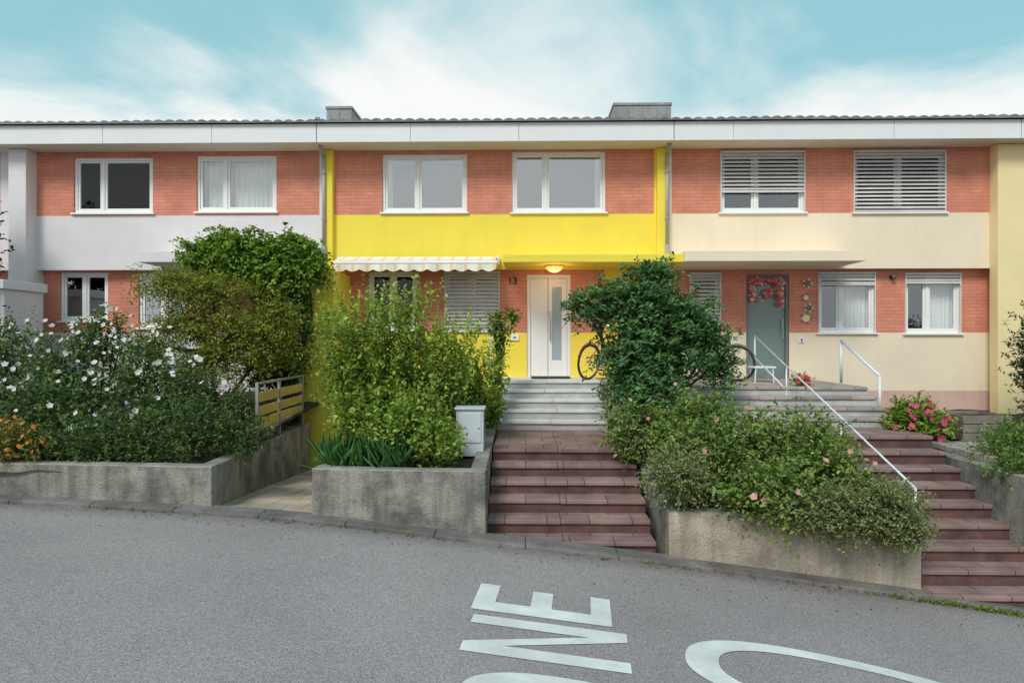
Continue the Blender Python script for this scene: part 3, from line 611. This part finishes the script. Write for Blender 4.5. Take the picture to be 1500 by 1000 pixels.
    def stems(s,pts,r0=.03,r1=.008,mt='bark',name='branches'):
        b=MB()
        for p0,p1 in pts:
            p0=Vector(p0);p1=Vector(p1); n=5; q=[]
            for i in range(n+1):
                t=i/n; w=p0.lerp(p1,t); 
                if 0<i<n: w+=Vector((random.uniform(-1,1),random.uniform(-1,1),0))*.04*(p1-p0).length
                q.append(w)
            b.path(q,r0,mt,6,r1)
        b.obj(name,s.P,smooth=True)
    def done(s):
        for VV,CC,nm,mt,nf in((s.V,s.C,'foliage','leaf',6),(s.F,s.FC,'blossoms','petal',4)):
            if not VV: continue
            V=np.concatenate(VV); C=np.concatenate(CC); n=len(V); me=bpy.data.meshes.new(nm)
            base=np.arange(n)[:,None]*nf
            if nf==6: F=np.concatenate([base+np.array([0,1,2,3]),base+np.array([0,3,4,5])],1).reshape(-1,4)
            else: F=base+np.array([0,1,2,3])
            me.vertices.add(n*nf); me.vertices.foreach_set('co',V.reshape(-1).astype(np.float32))
            me.loops.add(F.size); me.loops.foreach_set('vertex_index',F.reshape(-1).astype(np.int32))
            me.polygons.add(len(F)); me.polygons.foreach_set('loop_start',(np.arange(len(F))*4).astype(np.int32)); 
            me.update(calc_edges=True)
            at=me.color_attributes.new('lc','FLOAT_COLOR','POINT'); c4=np.ones((n*nf,4),np.float32); c4[:,:3]=np.clip(C.reshape(-1,3),0,1); at.data.foreach_set('color',c4.reshape(-1))
            me.materials.append(M[mt]); o=bpy.data.objects.new(nm,me); SC.collection.objects.link(o); o.parent=s.P
def fan(bl,n,base):
    out=[]
    for i in range(n):
        b=random.choice(bl); d=Vector((random.gauss(0,1),random.gauss(0,1),abs(random.gauss(0,1)))).normalized()
        out.append(((base[0]+random.uniform(-.15,.15),base[1]+random.uniform(-.1,.1),base[2]),(b[0]+d.x*b[3]*.8,b[1]+d.y*b[4]*.8,b[2]+d.z*b[5]*.8)))
    return out

p=Plant('hibiscus_shrub'); B=[blob(-60,480,110,690,9.9,.8),blob(50,460,200,640,10.2,.8),blob(150,480,300,640,9.9,.8),blob(200,520,335,670,9.5,.7),blob(-20,540,180,680,9.1,.6),blob(-60,455,60,570,10.2,.6),blob(110,445,200,540,10.2,.4)]
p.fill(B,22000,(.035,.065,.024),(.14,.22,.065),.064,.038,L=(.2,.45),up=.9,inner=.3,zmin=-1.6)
p.flowers(p.on_surface(B,300,rmin=.95,rmax=1.12),.04,(.85,.82,.86)); p.stems(fan(B,26,(X(130,10),10,-1.6)),.02); p.done()
p=Plant('evergreen_shrub'); B=[blob(100,590,260,690,8.7,.6),blob(230,570,350,690,8.7,.55),blob(320,595,395,680,8.7,.35),blob(0,620,140,690,8.4,.4),blob(250,540,340,620,9.6,.5),blob(60,640,300,695,8.35,.25),blob(330,560,375,640,9.6,.3)]
p.fill(B,16000,(.03,.06,.022),(.13,.20,.06),.055,.026,L=(.15,.4),up=1,inner=.3,zmin=-1.65); p.done()
p=Plant('orange_flower_bed'); B=[blob(-30,612,75,683,8.3,.3)]
p.fill(B,2600,(.05,.09,.02),(.25,.22,.05),.045,.024,up=1); p.flowers(p.on_surface(B,120),.028,(.78,.27,.06)); p.done()
p=Plant('maple_tree'); B=[blob(205,388,320,440,11,.7),blob(235,400,390,455,11,.7),blob(215,440,330,505,10.8,.6),blob(290,440,410,510,10.9,.6),blob(330,465,445,545,11,.6),blob(255,485,380,565,10.8,.6),blob(380,425,445,500,11.2,.4),blob(180,480,260,530,10.9,.4)]
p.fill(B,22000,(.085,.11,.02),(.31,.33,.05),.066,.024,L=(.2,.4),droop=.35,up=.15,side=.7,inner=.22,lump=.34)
tb=(X(320,11),11,-1.3); p.stems([(tb,(tb[0]-.1,11,-.2)),]+[((tb[0]-.1,11,-.2),(b_[0],b_[1],b_[2])) for b_ in B]+[(tb,(B[4][0],11,B[4][2]))],.05,.012); p.done()
p=Plant('wisteria_climber'); B=[blob(266,340,350,405,12.2,.5),blob(290,332,400,390,12.2,.5),blob(360,334,470,400,12.2,.5),blob(430,350,484,425,12.1,.4),blob(365,370,450,430,12.1,.5),blob(300,360,400,410,12.0,.4)]
p.fill(B,20000,(.06,.13,.016),(.25,.39,.06),.08,.048,L=(.15,.42),droop=.5,up=.6,inner=.25,lump=.3)
B2=[blob(372,410,446,500,12.3,.4),blob(362,480,448,575,12.3,.4),blob(415,400,452,570,12.0,.3)]
p.fill(B2,11000,(.02,.05,.016),(.09,.18,.04),.075,.045,droop=.3,up=.3); p.stems(fan(B,8,(X(425,12.3),12.3,-1.3)),.04,.015); p.done()
b=MB()
for u in(300,430):
    b.tube((X(u,12.5),12.5,-1.3),(X(u,12.5),12.5,1.5),.035,'wood')
b.tube((X(290,12.5),12.5,1.5),(X(450,12.5),12.5,1.5),.03,'wood'); b.obj('pergola',None)
p=Plant('privet_shrub'); B=[blob(468,450,580,640,9.3,.6),blob(530,440,640,640,9.3,.6),blob(600,490,700,640,9.5,.6),blob(650,540,728,620,10.1,.5),blob(540,570,670,690,8.6,.6),blob(485,560,600,665,8.9,.5),blob(590,620,680,694,8.25,.4)]
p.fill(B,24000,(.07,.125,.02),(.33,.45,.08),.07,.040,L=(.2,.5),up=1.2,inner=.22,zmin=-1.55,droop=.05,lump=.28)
k=170; O=np.zeros((k,3)); 
for i in range(k):
    b_=B[RNG.integers(4)]; O[i]=(b_[0]+RNG.uniform(-1,1)*b_[3],b_[1]+RNG.uniform(-.6,.6)*b_[4],b_[2]+b_[5]*RNG.uniform(.4,.85))
p.sprays(O,nrm(np.array([0,0,1.])+RNG.normal(0,.25,(k,3))),RNG.uniform(.3,.7,k),18,.07,.036,.04,.55,(.12,.18,.02),(.40,.50,.09),np.ones(k))
p.stems(fan(B,22,(X(590,9.3),9.3,-1.5)),.022); p.done()
p=Plant('iris_plant'); k=320; O=np.stack([RNG.uniform(X(488,8.5),X(610,8.5),k),RNG.uniform(7.98,8.6,k),np.full(k,-1.52)],1)
d=nrm(np.array([0,-.22,1.])+RNG.normal(0,.33,(k,3))); c=np.array([.08,.19,.065])*RNG.uniform(.5,1.7,(k,1)); p.leaves(O,d,nrm(np.array([0,-1,.2])+RNG.normal(0,.5,(k,3))),RNG.uniform(.22,.5,k),RNG.uniform(.022,.038,k),c); p.done()
p=Plant('rose_climber'); B=[blob(715,455,748,520,11.6,.2),blob(718,500,740,600,11.5,.2),blob(700,560,735,630,11,.25),blob(740,450,762,475,11.8,.12)]
p.fill(B,2800,(.05,.10,.017),(.24,.34,.05),.07,.042,droop=.2,up=.5); p.stems(fan(B,5,(X(728,11.5),11.5,-1.4)),.015); p.done()
p=Plant('rowan_tree'); B=[blob(885,385,1000,480,10.4,.6),blob(850,400,935,480,10.3,.5),blob(865,460,985,575,10.2,.6),blob(945,420,1050,540,10.3,.6),blob(900,420,1030,590,10.3,.6),blob(990,450,1066,550,10.3,.4),blob(828,425,870,470,10.3,.3),blob(930,368,985,430,10.4,.35),blob(880,540,1010,600,9.9,.5),blob(1020,480,1085,570,10.6,.35)]
p.fill(B,24000,(.045,.10,.045),(.15,.30,.115),.088,.038,L=(.25,.42),m=13,droop=.35,side=.78,up=.35,out=.9,inner=.2,lump=.3,jit=.16)
tb=(X(945,10.3),10.3,-1.3); p.stems([(tb,(b_[0],b_[1],b_[2]+b_[5]*.6)) for b_ in B]+fan(B,10,tb),.035,.01); p.done()
p=Plant('rose_bush'); B=[blob(885,575,990,670,9.4,.5),blob(955,565,1090,670,9.0,.6),blob(1040,590,1170,700,8.6,.6),blob(1120,590,1240,700,8.6,.5),blob(1140,630,1260,735,8.0,.45),blob(1070,660,1200,760,7.5,.4),blob(1030,680,1140,735,7.6,.4),blob(1200,670,1290,740,7.9,.35),blob(960,610,1080,680,8.4,.45)]
p.fill(B,27000,(.06,.105,.025),(.27,.37,.09),.058,.034,L=(.2,.55),up=.6,droop=.4,inner=.25,lump=.32)
p.flowers(p.on_surface(B,42,rmin=1.0,rmax=1.15),.04,(.85,.42,.44)); p.stems(fan(B,24,(X(1080,8.9),8.9,-1.7)),.012,.005); p.done()
p=Plant('cotoneaster_shrub'); B=[blob(935,655,1045,738,7.7,.45),blob(955,640,1060,700,8.2,.4),blob(1170,705,1290,795,7.2,.33),blob(1250,698,1352,798,7.2,.33),blob(1180,690,1330,760,7.6,.4),blob(1290,725,1358,800,7.15,.28),blob(890,610,960,665,9.2,.4),blob(1120,720,1220,770,7.3,.3)]
p.fill(B,40000,(.08,.105,.04),(.29,.33,.14),.034,.019,L=(.12,.28),m=11,up=.4,droop=.25,inner=.2,lump=.16); p.done()
p=Plant('azalea_shrub'); B=[blob(1297,582,1370,652,10.3,.4),blob(1330,600,1388,650,10.2,.3)]
p.fill(B,3800,(.05,.11,.015),(.28,.40,.06),.09,.034,up=.6); p.flowers(p.on_surface(B,80),.05,(.85,.13,.30)); p.done()
p=Plant('azalea_shrub'); B=[blob(1160,548,1185,568,11.5,.15)]
p.fill(B,400,(.03,.08,.015),(.2,.3,.05),.05,.02); p.flowers(p.on_surface(B,26),.04,(.80,.05,.12)); p.done()
p=Plant('boxwood_shrub'); B=[blob(1418,620,1530,708,8.9,.6),blob(1450,610,1560,680,9.4,.6),blob(1440,660,1540,712,8.2,.4)]
p.fill(B,10000,(.04,.08,.022),(.2,.30,.07),.045,.027,up=.7); p.done()
p=Plant('yew_tree'); B=[blob(1487,480,1600,625,11.6,.9),blob(1489,440,1600,570,11.6,.8)]
p.fill(B,16000,(.014,.04,.02),(.05,.11,.045),.07,.026,L=(.1,.2),up=.9,inner=.3); p.stems([((B[0][0],12,-1.6),(B[0][0],12,.3))],.1,.05); p.done()
p=Plant('copper_beech_tree'); B=[blob(-120,230,-18,420,12.2,.8),blob(-100,330,-14,440,12,.8)]
p.fill(B,8000,(.02,.012,.014),(.06,.03,.03),.08,.05,L=(.1,.2)); p.stems([((B[0][0],12.1,-1.6),(B[0][0],12.1,2.5))],.12,.05); p.done()
p=Plant('kerb_weeds'); k=260; O=[]
for i in range(k):
    x=random.choice([random.gauss(4.1,.35),random.gauss(5.0,.3),random.gauss(4.6,.5),random.uniform(-5,5.5)]); x=min(x,6); O.append((x,yk(x)-.26-random.uniform(-.01,.05)*1,zc(x)+.0))
O=np.array(O); p.sprays(O,nrm(np.array([0,-.3,1.])+RNG.normal(0,.6,(k,3))),RNG.uniform(.02,.07,k),6,.034,.012,.2,.6,(.06,.11,.02),(.24,.32,.07),np.ones(k)); p.done()
p=Plant('fallen_leaves'); k=150; O=[]
for i in range(k):
    x=random.uniform(-6,5.5); y=yk(x)-.3-abs(random.gauss(0,.35)); O.append((x,y,zc(x)+.008))
O=np.array(O); dd=RNG.normal(0,1,(k,3)); dd[:,2]=.05; p.leaves(O,nrm(dd),nrm(np.array([0,0,1.])+RNG.normal(0,.2,(k,3))),RNG.uniform(.015,.035,k),RNG.uniform(.01,.02,k),np.array([.16,.12,.07])*RNG.uniform(.5,1.5,(k,1))); p.done()
p=Plant('door_garland')
def cl(u,v,su,sv,n):
    x,z=W(u,v,YG-.04); return np.stack([x+RNG.normal(0,su,n),YG-.045+RNG.normal(0,.012,n),z+RNG.normal(0,sv,n)],1)
CP=[cl(1123,412,.17,.035,70),cl(1104,432,.035,.10,55),cl(1123,430,.05,.05,50),cl(1143,432,.035,.10,55),cl(1108,412,.04,.04,30),cl(1140,412,.04,.04,30)]
PP=np.concatenate(CP); idx=RNG.permutation(len(PP)); h=len(PP)//2; p.flowers(PP[idx[:h]],.038,(.78,.14,.20)); p.flowers(PP[idx[h:]],.036,(.85,.66,.66)); p.done()
WO=empty('wall_ornament'); b=MB()
for (u,v,r,k) in((1182,415,.09,'wood'),(1180,436,.07,'paleyellow'),(1184,451,.08,'wood'),(1180,466,.10,'paleyellow')):
    x,z=W(u,v,YG); n=9
    b.tube((x,YG-.035,z),(x,YG-.002,z),r*.75,k,r*.9,n); 
    for i in range(5): a=i*1.256; b.tube((x+r*.8*math.cos(a),YG-.03,z+r*.8*math.sin(a)),(x+r*.8*math.cos(a),YG-.004,z+r*.8*math.sin(a)),r*.28,'wood' if k!='wood' else 'awn',n=7)
b.obj('plaques',WO)

# ---------- world ----------
w=bpy.data.worlds.new('World'); SC.world=w; w.use_nodes=True; nt=w.node_tree; L=nt.links.new
bg=nt.nodes['Background']; sky=N(nt,'ShaderNodeTexSky'); sky.sky_type='NISHITA'; sky.sun_disc=False
sd=Vector((-.35,-.75,.85)).normalized(); sky.sun_elevation=math.asin(sd.z); sky.sun_rotation=math.atan2(sd.x,sd.y)
tc=N(nt,'ShaderNodeTexCoord'); sp=N(nt,'ShaderNodeSeparateXYZ'); L(tc.outputs['Generated'],sp.inputs[0])
mx0=N(nt,'ShaderNodeMath',operation='MAXIMUM'); L(sp.outputs['Z'],mx0.inputs[0]); mx0.inputs[1].default_value=0.0
ad=N(nt,'ShaderNodeMath',operation='ADD'); L(mx0.outputs[0],ad.inputs[0]); ad.inputs[1].default_value=.12
dx=N(nt,'ShaderNodeMath',operation='DIVIDE'); L(sp.outputs['X'],dx.inputs[0]); L(ad.outputs[0],dx.inputs[1])
dy=N(nt,'ShaderNodeMath',operation='DIVIDE'); L(sp.outputs['Y'],dy.inputs[0]); L(ad.outputs[0],dy.inputs[1])
cb=N(nt,'ShaderNodeCombineXYZ'); L(dx.outputs[0],cb.inputs[0]); L(dy.outputs[0],cb.inputs[1])
no=N(nt,'ShaderNodeTexNoise'); no.inputs['Scale'].default_value=1.0; no.inputs['Detail'].default_value=9; no.inputs['Roughness'].default_value=.52; no.inputs['Distortion'].default_value=.5; L(cb.outputs[0],no.inputs['Vector'])
h1=N(nt,'ShaderNodeMath',operation='MULTIPLY_ADD'); L(mx0.outputs[0],h1.inputs[0]); h1.inputs[1].default_value=-1.1; h1.inputs[2].default_value=.46
ax=N(nt,'ShaderNodeMath',operation='ABSOLUTE'); L(sp.outputs['X'],ax.inputs[0]); h2=N(nt,'ShaderNodeMath',operation='MULTIPLY_ADD'); L(ax.outputs[0],h2.inputs[0]); h2.inputs[1].default_value=-.13; L(h1.outputs[0],h2.inputs[2])
h3=N(nt,'ShaderNodeMath',operation='ADD'); L(h2.outputs[0],h3.inputs[0]); L(no.outputs['Fac'],h3.inputs[1])
cr=N(nt,'ShaderNodeMapRange'); cr.interpolation_type='SMOOTHSTEP'; cr.inputs[1].default_value=.38; cr.inputs[2].default_value=.66; L(h3.outputs[0],cr.inputs[0])
tint=N(nt,'ShaderNodeMix',data_type='RGBA'); tint.inputs[0].default_value=.8; L(sky.outputs[0],tint.inputs[6]); tint.inputs[7].default_value=(2.6,5.2,5.6,1)
mx=N(nt,'ShaderNodeMix',data_type='RGBA'); L(cr.outputs[0],mx.inputs[0]); L(tint.outputs[2],mx.inputs[6]); mx.inputs[7].default_value=(7.3,7.45,7.3,1)
L(mx.outputs[2],bg.inputs['Color']); bg.inputs['Strength'].default_value=.13
su=bpy.data.lights.new('sun','SUN'); su.energy=2.5; su.angle=math.radians(20); su.color=(1,.94,.87); so=bpy.data.objects.new('sun',su); so.rotation_euler=(-sd).to_track_quat('-Z','Y').to_euler(); so.location=(0,0,20); SC.collection.objects.link(so)
c=bpy.data.cameras.new('camera'); c.lens=24; c.sensor_width=36; c.clip_end=800; co=bpy.data.objects.new('camera',c); co.rotation_euler=(math.pi/2,0,A); SC.collection.objects.link(co); SC.camera=co
SC.view_settings.view_transform='Standard'; SC.view_settings.look='None'; SC.view_settings.exposure=0
